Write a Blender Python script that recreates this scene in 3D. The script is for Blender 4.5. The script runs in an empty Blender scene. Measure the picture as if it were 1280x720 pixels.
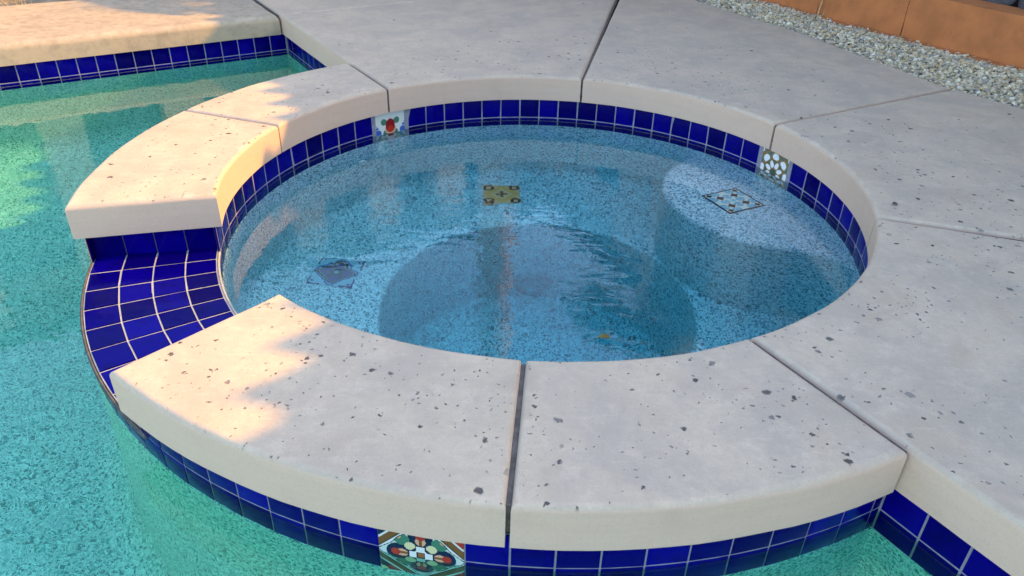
import bpy, bmesh, math, random
from mathutils import Vector, Matrix, noise
PI = math.pi
rad = math.radians
random.seed(7)
SC = bpy.context.scene
COL = SC.collection

# ------------------------------------------------------------------ scale (metres)
S = 0.915                       # inner radius of the spa coping
ZTOP = 0.0
TH = 0.097                      # coping thickness
R1, R2 = S, 1.4194 * S          # coping inner / outer radius
RT1, RT2 = 1.021 * S, 1.386 * S # tile face radius inside / outside
ZW = -0.183                     # water level
ZS = -0.171                     # spillway surface
ZB = -0.254                     # bottom of the tile band
NX, NY = 0.8471, 0.5314         # unit normal of the long pool edge (towards the garden wall)
MX, MY = -0.5314, 0.8471        # along the pool edge, away from the camera
EDGE_N = -0.1147 * S            # pool edge
EDGE_M = 2.4206 * S             # pool back edge
def nm(n, m, z=0.0):
    return Vector((n * NX + m * MX, n * NY + m * MY, z))
def pol(r, deg, z=0.0):
    return Vector((r * math.cos(rad(deg)), r * math.sin(rad(deg)), z))

# ------------------------------------------------------------------ camera
cam = bpy.data.cameras.new('camera')
cam.sensor_width = 36.0
cam.lens = 27.18
cam.clip_start = 0.02
cam.clip_end = 2000
co = bpy.data.objects.new('camera', cam)
COL.objects.link(co)
SC.camera = co
pit, rol = 0.559828, 0.026272
fw = Vector((0, math.cos(pit), -math.sin(pit)))
up0 = Vector((0, math.sin(pit), math.cos(pit)))
rt0 = Vector((1, 0, 0))
rt = rt0 * math.cos(rol) + up0 * math.sin(rol)
up = -rt0 * math.sin(rol) + up0 * math.cos(rol)
M = Matrix((rt, up, -fw)).transposed().to_4x4()
M.translation = Vector((-0.092215, -2.31567, 0.995712)) * S
co.matrix_world = M

# ------------------------------------------------------------------ world, sun, exposure
SUN_EL, SUN_AZ = 36.0, 15.0     # azimuth counted from +X towards +Y
w = bpy.data.worlds.new('World')
SC.world = w
w.use_nodes = True
nt = w.node_tree
sky = nt.nodes.new('ShaderNodeTexSky')
sky.sky_type = 'NISHITA'
sky.sun_disc = False
sky.sun_elevation = rad(SUN_EL)
sky.sun_rotation = rad(90 - SUN_AZ)
sky.air_density = 1.0
sky.dust_density = 1.2
sky.ozone_density = 0.0
nt.links.new(sky.outputs[0], nt.nodes['Background'].inputs[0])
nt.nodes['Background'].inputs[1].default_value = 0.15
sl = bpy.data.lights.new('sun', 'SUN')
sl.energy = 2.1
sl.angle = rad(0.5)
sl.color = (1.0, 0.50, 0.06)
so = bpy.data.objects.new('sun', sl)
COL.objects.link(so)
sd = Vector((math.cos(rad(SUN_EL)) * math.cos(rad(SUN_AZ)), math.cos(rad(SUN_EL)) * math.sin(rad(SUN_AZ)), math.sin(rad(SUN_EL))))
so.rotation_euler = sd.to_track_quat('Z', 'Y').to_euler()
so.location = (0, 0, 20)
SC.view_settings.view_transform = 'Standard'
SC.view_settings.look = 'None'
SC.view_settings.gamma = 1.0
SC.view_settings.exposure = 1.84
try:
    sl.cycles.is_caustics_light = True
except Exception:
    pass
SC.cycles.max_bounces = 10
SC.cycles.transmission_bounces = 8
SC.cycles.transparent_max_bounces = 8
SC.cycles.sample_clamp_indirect = 8.0
SC.cycles.blur_glossy = 0.3

# ------------------------------------------------------------------ node helpers
class NB:
    def __init__(self, name):
        self.m = bpy.data.materials.new(name)
        self.m.use_nodes = True
        self.t = self.m.node_tree
        self.b = self.t.nodes['Principled BSDF']
        self.out = self.t.nodes['Material Output']
    def n(self, typ, ins=None, **kw):
        nd = self.t.nodes.new(typ)
        for k, v in kw.items():
            setattr(nd, k, v)
        for k, v in (ins or {}).items():
            self.set(nd.inputs[k], v)
        return nd
    def set(self, sock, v):
        if isinstance(v, bpy.types.NodeSocket):
            self.t.links.new(v, sock)
        elif isinstance(v, bpy.types.Node):
            self.t.links.new(v.outputs[0], sock)
        else:
            if sock.type == 'RGBA' and len(v) == 3:
                v = (*v, 1)
            sock.default_value = v
    def p(self, **kw):
        for k, v in kw.items():
            self.set(self.b.inputs[k.replace('_', ' ')], v)
    def pos(self):
        return self.n('ShaderNodeNewGeometry').outputs['Position']
    def noise(self, vec, scale, detail=3, rough=0.55, dist=0.0):
        return self.n('ShaderNodeTexNoise', {'Vector': vec, 'Scale': scale, 'Detail': detail, 'Roughness': rough, 'Distortion': dist})
    def math(self, op, a, b=0.0, c=0.0, clamp=False):
        nd = self.n('ShaderNodeMath', operation=op, use_clamp=clamp)
        for i, v in enumerate((a, b, c)):
            self.set(nd.inputs[i], v)
        return nd.outputs[0]
    def ss(self, v, lo, hi, a=0.0, b=1.0):
        nd = self.n('ShaderNodeMapRange', interpolation_type='SMOOTHSTEP')
        for k, x in (('Value', v), ('From Min', lo), ('From Max', hi), ('To Min', a), ('To Max', b)):
            self.set(nd.inputs[k], x)
        return nd.outputs[0]
    def mix(self, f, a, b, blend='MIX'):
        nd = self.n('ShaderNodeMix', data_type='RGBA', blend_type=blend)
        self.set(nd.inputs[0], f)
        self.set(nd.inputs[6], a)
        self.set(nd.inputs[7], b)
        return nd.outputs[2]
    def ramp(self, f, stops, interp='LINEAR'):
        nd = self.n('ShaderNodeValToRGB')
        nd.color_ramp.interpolation = interp
        e = nd.color_ramp.elements
        while len(e) < len(stops):
            e.new(0.5)
        for el, (p_, c_) in zip(e, stops):
            el.position = p_
            el.color = (*c_, 1)
        self.set(nd.inputs[0], f)
        return nd.outputs[0]
    def bump(self, h, strength, dist, prev=None):
        ins = {'Height': h, 'Strength': strength, 'Distance': dist}
        if prev is not None:
            ins['Normal'] = prev
        return self.n('ShaderNodeBump', ins).outputs[0]
MATS = {}

def mat_concrete(name, top, side, pits=1.0, grime=0.0):
    b = NB(name)
    pos = b.pos()
    nz = b.n('ShaderNodeSeparateXYZ', {0: b.n('ShaderNodeNewGeometry').outputs['Normal']}).outputs[2]
    topmask = b.ss(nz, 0.15, 0.80)
    # mottled, hazy upper face
    n1 = b.noise(pos, 4.5, 8, 0.7, 0.4)
    n2 = b.noise(pos, 16, 8, 0.72)
    n3 = b.noise(pos, 60, 4, 0.6)
    c = b.mix(b.ss(n1, 0.36, 0.66), tuple(x * k for x, k in zip(top, (0.86, 0.86, 0.89))), tuple(x * k for x, k in zip(top, (1.08, 1.06, 1.03))))
    c = b.mix(b.ss(n2, 0.48, 0.70, 0, 0.60), c, tuple(x * k for x, k in zip(top, (1.20, 1.20, 1.22))))
    c = b.mix(b.ss(b.noise(pos, 5.5, 5, 0.6, 1.0), 0.52, 0.72, 0, 0.45), c, tuple(x * k for x, k in zip(top, (0.82, 0.77, 0.72))))
    c = b.mix(b.ss(n3, 0.35, 0.7, 0, 0.22), c, tuple(x * 0.72 for x in top))
    c = b.mix(b.ss(b.noise(pos, 260, 3, 0.7), 0.46, 0.72, 0, 0.30), c, tuple(x * 0.6 for x in top))
    # worn stroke marks
    mp = b.n('ShaderNodeMapping', {'Vector': pos, 'Rotation': (0, 0, rad(-25)), 'Scale': (9, 90, 9)})
    st = b.noise(mp, 1.0, 3, 0.6)
    c = b.mix(b.ss(st, 0.60, 0.78, 0, 0.30), c, tuple(x * 1.28 for x in top))
    # open pits with dark aggregate, thickest round the spa
    dist = b.n('ShaderNodeVectorMath', {0: b.n('ShaderNodeVectorMath', {0: b.noise(pos, 75, 3, 0.6).outputs['Color'], 1: (0.5, 0.5, 0.5)}, operation='SUBTRACT'), 'Scale': 0.019}, operation='SCALE')
    pp = b.n('ShaderNodeVectorMath', {0: pos, 1: dist}, operation='ADD')
    ln = b.math('SQRT', b.math('ADD', b.math('POWER', b.n('ShaderNodeSeparateXYZ', {0: pos}).outputs[0], 2.0), b.math('POWER', b.n('ShaderNodeSeparateXYZ', {0: pos}).outputs[1], 2.0)))
    dens = b.ss(ln, 1.1 * S, 1.95 * S, 1.0, 0.06)
    pit_h = None
    for sc_, frac, big in ((23.0, 0.20, 0.185), (42.0, 0.20, 0.17), (85.0, 0.11, 0.2)):
        v = b.n('ShaderNodeTexVoronoi', {'Vector': pp, 'Scale': sc_}, voronoi_dimensions='2D', distance='EUCLIDEAN')
        rr = b.n('ShaderNodeSeparateColor', {0: v.outputs['Color']})
        clump = b.ss(b.noise(pos, 5.0, 2), 0.35, 0.62, 0.25, 1.4)
        on = b.math('LESS_THAN', rr.outputs[0], b.math('MULTIPLY', b.math('MULTIPLY', dens, clump), frac * pits))
        size = b.math('MULTIPLY_ADD', rr.outputs[1], big * 0.75, big * 0.3)
        mk = b.math('MULTIPLY', on, b.ss(v.outputs['Distance'], b.math('MULTIPLY', size, 0.6), b.math('MULTIPLY', size, 1.08), 1.0, 0.0))
        tone = b.ramp(rr.outputs[2], [(0.0, (0.05, 0.045, 0.045)), (0.4, (0.11, 0.10, 0.095)), (0.75, (0.24, 0.21, 0.19)), (1.0, (0.36, 0.32, 0.27))])
        mk = b.math('MULTIPLY', mk, topmask)
        c = b.mix(b.math('MULTIPLY', mk, 0.92), c, tone)
        pit_h = mk if pit_h is None else b.math('MAXIMUM', pit_h, mk)
    # trowelled, cream coloured edge with horizontal drag lines
    ms = b.n('ShaderNodeMapping', {'Vector': pos, 'Scale': (3, 3, 75)})
    s1 = b.noise(ms, 1.0, 4, 0.6)
    cs = b.mix(b.ss(s1, 0.3, 0.7), tuple(x * 0.975 for x in side), tuple(x * 1.015 for x in side))
    cs = b.mix(b.ss(n2, 0.5, 0.8, 0, 0.22), cs, tuple(x * k for x, k in zip(side, (0.80, 0.78, 0.74))))
    cs = b.mix(b.ss(b.noise(pos, 220, 3, 0.7), 0.46, 0.72, 0, 0.22), cs, tuple(x * 0.62 for x in side))
    cs = b.mix(b.ss(n1, 0.52, 0.75, 0, 0.30), cs, tuple(x * 0.72 for x in side))
    if grime:
        cs = b.mix(b.ss(b.noise(pos, 14, 6, 0.7), 0.45, 0.68, 0, grime), cs, (0.24, 0.20, 0.15))
        c = b.mix(b.ss(b.noise(pos, 22, 6, 0.7), 0.42, 0.66, 0, grime * 0.9), c, (0.22, 0.17, 0.11))
    col = b.mix(topmask, cs, c)
    h = b.math('ADD', b.math('MULTIPLY', n3, 0.35), b.math('MULTIPLY', n2, 0.9))
    h = b.math('SUBTRACT', h, b.math('MULTIPLY', pit_h, 2.6))
    b.p(Base_Color=col, Roughness=b.ss(n2, 0.3, 0.8, 0.62, 0.82), Normal=b.bump(h, 0.55, 0.004))
    b.b.inputs['Specular IOR Level'].default_value = 0.35
    return b.m

def mat_pebble(name, light, mid, dark, frac, scale=135.0):
    b = NB(name)
    pos = b.pos()
    v = b.n('ShaderNodeTexVoronoi', {'Vector': pos, 'Scale': scale})
    rr = b.n('ShaderNodeSeparateColor', {0: v.outputs['Color']})
    c = b.ramp(rr.outputs[0], [(0.0, dark), (frac * 0.55, tuple(x * 1.9 for x in dark)), (frac, mid), (frac + 0.17, light), (0.80, tuple(min(1, x * 1.18) for x in light))], 'CONSTANT')
    big = b.noise(pos, 2.2, 3)
    c = b.mix(b.ss(big, 0.3, 0.7, 0.0, 0.25), c, tuple(x * 0.75 for x in mid))
    f = b.n('ShaderNodeTexVoronoi', {'Vector': pos, 'Scale': scale * 2.3})
    r2 = b.n('ShaderNodeSeparateColor', {0: f.outputs['Color']})
    c = b.mix(b.math('LESS_THAN', r2.outputs[1], 0.12), c, dark)
    b.p(Base_Color=c, Roughness=0.7, Normal=b.bump(v.outputs['Distance'], 0.4, 0.003))
    b.b.inputs['Specular IOR Level'].default_value = 0.1
    return b.m

def mat_plain(name, col, rough=0.7, nscale=20.0, var=0.25, bump=0.3, bd=0.003, spec=0.4):
    b = NB(name)
    pos = b.pos()
    n1 = b.noise(pos, nscale, 5, 0.6)
    c = b.mix(b.ss(n1, 0.3, 0.7), tuple(x * (1 - var) for x in col), tuple(min(1, x * (1 + var)) for x in col))
    b.p(Base_Color=c, Roughness=rough, Normal=b.bump(b.noise(pos, nscale * 4, 4), bump, bd))
    b.b.inputs['Specular IOR Level'].default_value = spec
    return b.m

def mat_tile():
    b = NB('cobalt_glaze')
    ri = b.n('ShaderNodeObjectInfo').outputs['Random']
    pos = b.pos()
    c = b.mix(ri, (0.0012, 0.0003, 0.09), (0.0025, 0.0005, 0.22))
    c = b.mix(b.ss(b.noise(pos, 25, 3), 0.45, 0.75, 0, 0.5), c, (0.0012, 0.0005, 0.06))
    b.p(Base_Color=c, Roughness=0.12, Normal=b.bump(b.noise(pos, 28, 2), 0.12, 0.004))
    b.b.inputs['Specular IOR Level'].default_value = 0.06
    return b.m

def mat_deco():
    b = NB('painted_glaze')
    a = b.n('ShaderNodeVertexColor', layer_name='print')
    b.p(Base_Color=a.outputs['Color'], Roughness=0.14, Normal=b.bump(b.noise(b.pos(), 40, 2), 0.08, 0.003))
    b.b.inputs['Specular IOR Level'].default_value = 0.35
    return b.m

def mat_water(name, rip_scale, rip, tint=(1, 1, 1), absorb=None):
    b = NB(name)
    pos = b.pos()
    n1 = b.noise(b.n('ShaderNodeMapping', {'Vector': pos, 'Rotation': (0, 0, rad(25)), 'Scale': (rip_scale, rip_scale * 1.7, 1)}), 1.0, 2, 0.45, 0.4)
    n2 = b.noise(pos, rip_scale * 3.2, 2, 0.5, 0.6)
    wob = b.ss(b.noise(pos, 1.3, 2), 0.42, 0.62, 0.35, 1.0)
    h = b.math('MULTIPLY', b.math('ADD', n1, b.math('MULTIPLY', n2, 0.30)), wob)
    nr = b.bump(h, 1.0, rip)
    b.p(Base_Color=tint, Roughness=0.0, IOR=1.333, Normal=nr)
    b.b.inputs['Transmission Weight'].default_value = 1.0
    b.b.inputs['Coat Weight'].default_value = 0.5
    b.b.inputs['Coat Roughness'].default_value = 0.0
    b.b.inputs['Coat IOR'].default_value = 1.333
    b.set(b.b.inputs['Coat Normal'], nr)
    if absorb:
        va = b.n('ShaderNodeVolumeAbsorption', {'Color': absorb, 'Density': 0.72})
        b.t.links.new(va.outputs[0], b.out.inputs['Volume'])
    return b.m

MATS['concrete'] = mat_concrete('salt_finish_concrete', (0.61, 0.495, 0.365), (0.68, 0.475, 0.345))
MATS['concrete_far'] = mat_concrete('weathered_coping_concrete', (0.50, 0.42, 0.31), (0.50, 0.38, 0.25), 0.3, 0.42)
MATS['tile'] = mat_tile()
MATS['deco'] = mat_deco()
MATS['grout'] = mat_plain('pale_grout', (0.27, 0.26, 0.29), 0.85, 60, 0.15)
MATS['lip'] = mat_plain('white_lip_sunlit_grout', (0.44, 0.43, 0.41), 0.7, 60, 0.12)  # white lip; spillway grout shares it, with its sunlit look put into the colour
MATS['joint'] = mat_plain('joint_mortar', (0.13, 0.115, 0.10), 0.9, 60, 0.3)
MATS['peb_spa'] = mat_pebble('spa_pebble_finish', (0.72, 0.89, 0.92), (0.48, 0.68, 0.73), (0.11, 0.22, 0.26), 0.23, 180.0)
MATS['peb_pool'] = mat_pebble('pool_pebble_finish', (0.48, 0.80, 0.69), (0.34, 0.68, 0.58), (0.07, 0.28, 0.23), 0.20, 195.0)
MATS['water_spa'] = mat_water('spa_water', 11.0, 0.0014, absorb=(0.10, 0.95, 1.0))
MATS['water_pool'] = mat_water('pool_water', 9.0, 0.0014, tint=(0.50, 0.96, 0.92))
MATS['terracotta_wall'] = mat_plain('orange_stucco_block', (0.50, 0.18, 0.06), 0.85, 9, 0.14, 0.5, 0.004)
MATS['stucco'] = mat_plain('beige_stucco', (0.50, 0.39, 0.27), 0.85, 12, 0.12, 0.5, 0.004)
MATS['roof'] = mat_plain('clay_roof_tile', (0.34, 0.14, 0.075), 0.8, 10, 0.3)
MATS['glass'] = mat_plain('dark_window', (0.02, 0.025, 0.03), 0.08, 3, 0.2, 0.0, 0.001, 0.6)
MATS['plastic'] = mat_plain('white_fitting', (0.72, 0.76, 0.78), 0.35, 30, 0.05, 0.0)
MATS['drainmat'] = mat_plain('pale_blue_fitting', (0.34, 0.46, 0.50), 0.5, 90, 0.35, 0.2)
MATS['soil'] = mat_plain('planter_soil', (0.05, 0.043, 0.038), 0.95, 30, 0.5, 0.8, 0.01)
MATS['rock'] = mat_plain('dark_rock', (0.075, 0.07, 0.075), 0.9, 18, 0.4, 0.8, 0.008)
MATS['ground'] = mat_plain('dry_ground', (0.30, 0.25, 0.18), 0.95, 6, 0.3, 0.6, 0.01)
MATS['stem'] = mat_plain('dry_stem', (0.50, 0.36, 0.18), 0.8, 30, 0.25)
MATS['leaf'] = mat_plain('green_leaf', (0.10, 0.24, 0.03), 0.5, 30, 0.3)
MATS['frond'] = mat_plain('palm_frond', (0.30, 0.30, 0.05), 0.5, 30, 0.4)
MATS['trunk'] = mat_plain('palm_trunk', (0.74, 0.42, 0.22), 0.9, 22, 0.45, 0.9, 0.02)
MATS['dead_leaf'] = mat_plain('dead_leaf', (0.16, 0.13, 0.03), 0.7, 60, 0.3)
MATS['chip'] = mat_plain('dark_leaf_chip', (0.08, 0.055, 0.045), 0.8, 60, 0.3)

def mat_frond():
    b = NB('palm_frond')
    c = b.mix(b.ss(b.noise(b.pos(), 14, 3), 0.3, 0.7), (0.42, 0.44, 0.05), (0.72, 0.62, 0.13))
    b.p(Base_Color=c, Roughness=0.5)
    tr = b.n('ShaderNodeBsdfTranslucent', {'Color': c})
    mx = b.n('ShaderNodeMixShader', {0: 0.45})
    b.t.links.new(b.b.outputs[0], mx.inputs[1])
    b.t.links.new(tr.outputs[0], mx.inputs[2])
    b.t.links.new(mx.outputs[0], b.out.inputs['Surface'])
    return b.m
MATS['frond'] = mat_frond()
def mat_gravel():
    b = NB('mixed_gravel')
    ri = b.n('ShaderNodeVertexColor', layer_name='tone')
    n = b.noise(b.pos(), 120, 4, 0.6)
    c = b.mix(b.ss(n, 0.35, 0.75, 0, 0.45), ri.outputs['Color'], (0.22, 0.21, 0.16))
    b.p(Base_Color=c, Roughness=0.75, Normal=b.bump(n, 0.4, 0.002))
    return b.m
MATS['gravel'] = mat_gravel()

# ------------------------------------------------------------------ object helpers
def link(name, me, mat, parent=None, loc=None, rot=None):
    o = bpy.data.objects.new(name, me)
    COL.objects.link(o)
    if mat is not None and not me.materials:
        me.materials.append(MATS[mat] if isinstance(mat, str) else mat)
    if parent is not None:
        o.parent = parent
    if loc is not None:
        o.location = loc
    if rot is not None:
        o.rotation_euler = rot
    return o
def bm_obj(name, bm, mat, parent=None, smooth=None, loc=None, rot=None):
    me = bpy.data.meshes.new(name)
    bmesh.ops.recalc_face_normals(bm, faces=bm.faces)
    bm.to_mesh(me)
    bm.free()
    if smooth is not None:
        for p_ in me.polygons:
            p_.use_smooth = True
        me.set_sharp_from_angle(angle=rad(smooth))
    return link(name, me, mat, parent, loc, rot)
def empty(name, loc=(0, 0, 0)):
    o = bpy.data.objects.new(name, None)
    COL.objects.link(o)
    o.location = loc
    return o
def tag(o, label=None, cat=None, group=None, kind=None):
    if label: o['label'] = label
    if cat: o['category'] = cat
    if group: o['group'] = group
    if kind: o['kind'] = kind
    return o
def box(bm, c, sx, sy, sz, rz=0.0):
    m = Matrix.Translation(c) @ Matrix.Rotation(rz, 4, 'Z') @ Matrix.Diagonal((sx, sy, sz, 1))
    return bmesh.ops.create_cube(bm, size=1.0, matrix=m)['verts']
def tube(bm, pts, rads, seg=8):
    rings = []
    for i, p_ in enumerate(pts):
        d = (pts[min(i + 1, len(pts) - 1)] - pts[max(i - 1, 0)]).normalized()
        a = d.orthogonal().normalized()
        c = d.cross(a)
        rings.append([bm.verts.new(p_ + (a * math.cos(2 * PI * k / seg) + c * math.sin(2 * PI * k / seg)) * rads[i]) for k in range(seg)])
    for A, B in zip(rings, rings[1:]):
        for k in range(seg):
            bm.faces.new((A[k], A[(k + 1) % seg], B[(k + 1) % seg], B[k]))
    bm.faces.new(rings[0][::-1])
    bm.faces.new(rings[-1])
def arc(r, a0, a1, step=2.0):
    n = max(2, int(abs(a1 - a0) / step) + 1)
    return [pol(r, a0 + (a1 - a0) * i / n) for i in range(n + 1)]
def dense(pts, step=0.06, closed=True):
    out = []
    for i in range(len(pts) if closed else len(pts) - 1):
        a, b_ = pts[i], pts[(i + 1) % len(pts)]
        k = max(1, int((b_ - a).length / step))
        out += [a.lerp(b_, j / k) for j in range(k)]
    return out
def slab(name, outline, parent, mat='concrete', z1=0.0, z0=-TH, bev=0.014, wob=0.0014, shrink=0.0040, label=None):
    pts = dense(outline)
    area = sum(a.x * b_.y - b_.x * a.y for a, b_ in zip(pts, pts[1:] + pts[:1]))
    if area < 0:
        pts.reverse()
    P, NN = [], []
    N = len(pts)
    for i, q in enumerate(pts):
        e0 = (q - pts[i - 1])
        e1 = (pts[(i + 1) % N] - q)
        e0.normalize(); e1.normalize()
        n0 = Vector((e0.y, -e0.x, 0)); n1 = Vector((e1.y, -e1.x, 0))
        nn = (n0 + n1)
        nn = nn / max(0.3, nn.length_squared / 2)
        wv = noise.noise(Vector((q.x * 9, q.y * 9, 3.3))) * wob + noise.noise(Vector((q.x * 32, q.y * 32, 9.3))) * wob * 0.5
        P.append(q + nn * (wv - shrink))
        NN.append(nn)
    bm = bmesh.new()
    rings = [[bm.verts.new((q.x, q.y, z0)) for q in P]]
    for t in (0, 22.5, 45, 67.5, 90):
        ring = []
        for q, nn in zip(P, NN):
            bv = bev * (1 + 0.22 * noise.noise(Vector((q.x * 7, q.y * 7, 5))))
            w_ = noise.noise(Vector((q.x * 6, q.y * 6, 1))) * wob * 0.6
            p_ = q - nn * (bv * (1 - math.cos(rad(t))))
            ring.append(bm.verts.new((p_.x, p_.y, z1 + w_ - bv * (1 - math.sin(rad(t))))))
        rings.append(ring)
    bm.faces.new(rings[0][::-1])
    bm.faces.new(rings[-1])
    for A, B in zip(rings, rings[1:]):
        for i in range(N):
            j = (i + 1) % N
            bm.faces.new((A[i], A[j], B[j], B[i]))
    o = bm_obj(name, bm, mat, parent, smooth=35)
    md = o.modifiers.new('wn', 'WEIGHTED_NORMAL')
    md.keep_sharp = True
    md.weight = 60
    if label:
        o['label'] = label
    return o
def sweep_wall(bm, pts, z0, z1):
    A = [bm.verts.new((q.x, q.y, z0)) for q in pts]
    B = [bm.verts.new((q.x, q.y, z1)) for q in pts]
    for i in range(len(pts) - 1):
        bm.faces.new((A[i], A[i + 1], B[i + 1], B[i]))

# ------------------------------------------------------------------ ground
FAR = 400.0
PN0, PM0 = -6.0 * S, -5.0 * S       # far sides of the pool, out of the picture
bm = bmesh.new()
for a, b_, c, d in ((-FAR, PN0 - 0.3, -FAR, FAR), (1.97 * S, FAR, -FAR, FAR), (PN0 - 0.3, 1.97 * S, EDGE_M + 0.5, FAR), (PN0 - 0.3, 1.97 * S, -FAR, PM0 - 0.3)):
    bm.faces.new([bm.verts.new(nm(*q, -0.115)) for q in ((a, c), (b_, c), (b_, d), (a, d))])
o = bm_obj('ground', bm, 'ground')
tag(o, 'dry sandy ground around the pool deck', 'ground', kind='structure')

# ------------------------------------------------------------------ deck slabs
J1, J2, J3, J4, J5 = 128.3, 79.3, 28.9, -16.3, -63.9
deck = empty('pool_deck')
tag(deck, 'pale grey salt finish concrete deck slabs around the spa', 'deck', kind='structure')
def rp(x, y):
    return Vector((x * S, y * S, 0))
P0 = nm(EDGE_N, EDGE_M)
def edge_at(m):
    return nm(EDGE_N, m)
# where the joints meet the pool edge line
def hit_edge(deg):
    d = pol(1, deg)
    return d * (EDGE_N / (d.x * NX + d.y * NY))
OJ1, OJ5 = 126.75, -62.55          # where the outer rim meets the pool edge
e1 = pol(R2 + 0.003, OJ1)
e5 = pol(R2 + 0.003, OJ5)
e1m = e1.x * MX + e1.y * MY
e5m = e5.x * MX + e5.y * MY
j2far = pol(3.30 * S, J2)
j3far = rp(1.772, 0.985)
j4far = pol(3.05 * S, J4)
slab('slab', arc(R1, J1, J2) + [j2far, P0, edge_at(e1m)], deck)
slab('slab', arc(R1, J2, J3) + [j3far, rp(1.60, 1.42), rp(1.403, 1.90), rp(1.18, 2.30), rp(0.99, 2.65), rp(0.80, 3.0), j2far + Vector((0.02, 0, 0))], deck)
slab('slab', arc(R1, J3, J4) + [j4far, rp(1.955, 0.735), rp(1.79, 0.99)], deck)
slab('slab', arc(R1, J4, J5) + [edge_at(e5m), edge_at(-4.9 * S), nm(2.0 * S, -4.9 * S), j4far + Vector((0.05, -0.08, 0))], deck)
# back coping and the slabs beyond it
slab('slab', [P0 + nm(0.0, 0.003), nm(EDGE_N, EDGE_M + 0.88 * S), nm(-2.6 * S, EDGE_M + 0.90 * S), nm(-2.6 * S, EDGE_M)], deck, 'concrete_far', z1=-0.004, bev=0.03, wob=0.004)
slab('slab', [nm(-2.6 * S, EDGE_M), nm(-2.6 * S, EDGE_M + 0.90 * S), nm(PN0 - 0.4, EDGE_M + 0.9 * S), nm(PN0 - 0.4, EDGE_M)], deck, 'concrete_far', z1=-0.004, bev=0.03, wob=0.004)
slab('slab', [nm(EDGE_N, EDGE_M), nm(2.28 * S, EDGE_M), nm(2.28 * S, EDGE_M + 2.2 * S), nm(EDGE_N, EDGE_M + 2.2 * S)], deck)
slab('slab', [nm(PN0 - 0.4, PM0), nm(PN0, PM0), nm(PN0, EDGE_M), nm(PN0 - 0.4, EDGE_M)], deck)
slab('slab', [nm(PN0 - 0.4, PM0 - 0.4), nm(EDGE_N + 0.3, PM0 - 0.4), nm(EDGE_N + 0.3, PM0), nm(PN0 - 0.4, PM0)], deck)
def filler(a, b_, wdt=0.012, z=-0.011, parent=deck):
    d = b_ - a
    bm = bmesh.new()
    box(bm, (a + b_) / 2 + Vector((0, 0, z - 0.03)), d.length, wdt, 0.06, math.atan2(d.y, d.x))
    return bm_obj('joint_filler', bm, 'joint', parent)
for jd, r_ in ((J2, 3.28 * S), (J3, 2.0 * S), (J4, 3.0 * S)):
    filler(pol(R1 + 0.012, jd), pol(r_, jd))
filler(P0 + nm(0.02, 0), nm(2.2 * S, EDGE_M))
filler(P0 + nm(0, 0.04), nm(EDGE_N, EDGE_M + 0.8 * S))

# ------------------------------------------------------------------ tile pieces
def tile_mesh(name, sx=0.0755, sz=0.0755, d=0.006, bev=0.0022):
    bm = bmesh.new()
    box(bm, (0, 0, 0), sx, d, sz)
    es = [e for e in bm.edges if all(v.co.y < 0 for v in e.verts)]
    bmesh.ops.bevel(bm, geom=es, offset=bev, segments=2, profile=0.6, affect='EDGES')
    me = bpy.data.meshes.new(name)
    bm.to_mesh(me)
    bm.free()
    for p_ in me.polygons:
        p_.use_smooth = True
    me.set_sharp_from_angle(angle=rad(50))
    me.materials.append(MATS['tile'])
    return me
TILE = tile_mesh('tile')
TS = 0.0755
def put_tile(parent, c, rz, wdt=None, hgt=None, tilt=None):
    o = bpy.data.objects.new('tile', TILE)
    COL.objects.link(o)
    o.parent = parent
    o.location = c
    o.rotation_euler = (random.gauss(0, 0.006), 0, rz + random.gauss(0, 0.006))
    o.scale = ((wdt or TS) / TS, 1, (hgt or TS) / TS)
    return o

# painted tiles: colour per face of a fine grid, set out as flat print
def deco_tile(name, fn, parent, loc, rot, size=0.152, n=84, d=0.007, label=None):
    me = bpy.data.meshes.new(name)
    vs, fs = [], []
    for j in range(n + 1):
        for i in range(n + 1):
            u, v = i / n, j / n
            ex = min(u, 1 - u, v, 1 - v)
            vs.append(((u - 0.5) * size, -d / 2 + (0.0018 * (1 - min(1, ex / 0.02)) ** 2), (v - 0.5) * size))
    for j in range(n):
        for i in range(n):
            a = j * (n + 1) + i
            fs.append((a, a + 1, a + n + 2, a + n + 1))
    k = len(vs)
    cs = [0, n, (n + 1) * (n + 1) - 1, n * (n + 1)]
    for c in cs:
        vs.append((vs[c][0], d / 2, vs[c][2]))
    for q in range(4):
        fs.append((cs[q], k + q, k + (q + 1) % 4, cs[(q + 1) % 4]))
    fs.append((k, k + 3, k + 2, k + 1))
    me.from_pydata(vs, [], fs)
    at = me.color_attributes.new('print', 'FLOAT_COLOR', 'CORNER')
    li = 0
    for fi, f in enumerate(fs):
        if fi < n * n:
            c = fn((fi % n + 0.5) / n * 2 - 1, (fi // n + 0.5) / n * 2 - 1)
        else:
            c = (0.5, 0.48, 0.45)
        for _ in f:
            at.data[li].color = (*c, 1)
            li += 1
    me.update()
    o = link(name, me, 'deco', parent, loc, rot)
    if label:
        o['label'] = label
    return o
WHT, CRM, NAV, BLK = (0.72, 0.72, 0.68), (0.70, 0.62, 0.34), (0.006, 0.012, 0.05), (0.008, 0.008, 0.01)
RED, PNK, GRN, BRN, OLV = (0.42, 0.03, 0.015), (0.72, 0.36, 0.22), (0.06, 0.20, 0.12), (0.20, 0.085, 0.02), (0.20, 0.17, 0.03)
def hyp(a, b_): return math.hypot(a, b_)
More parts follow.
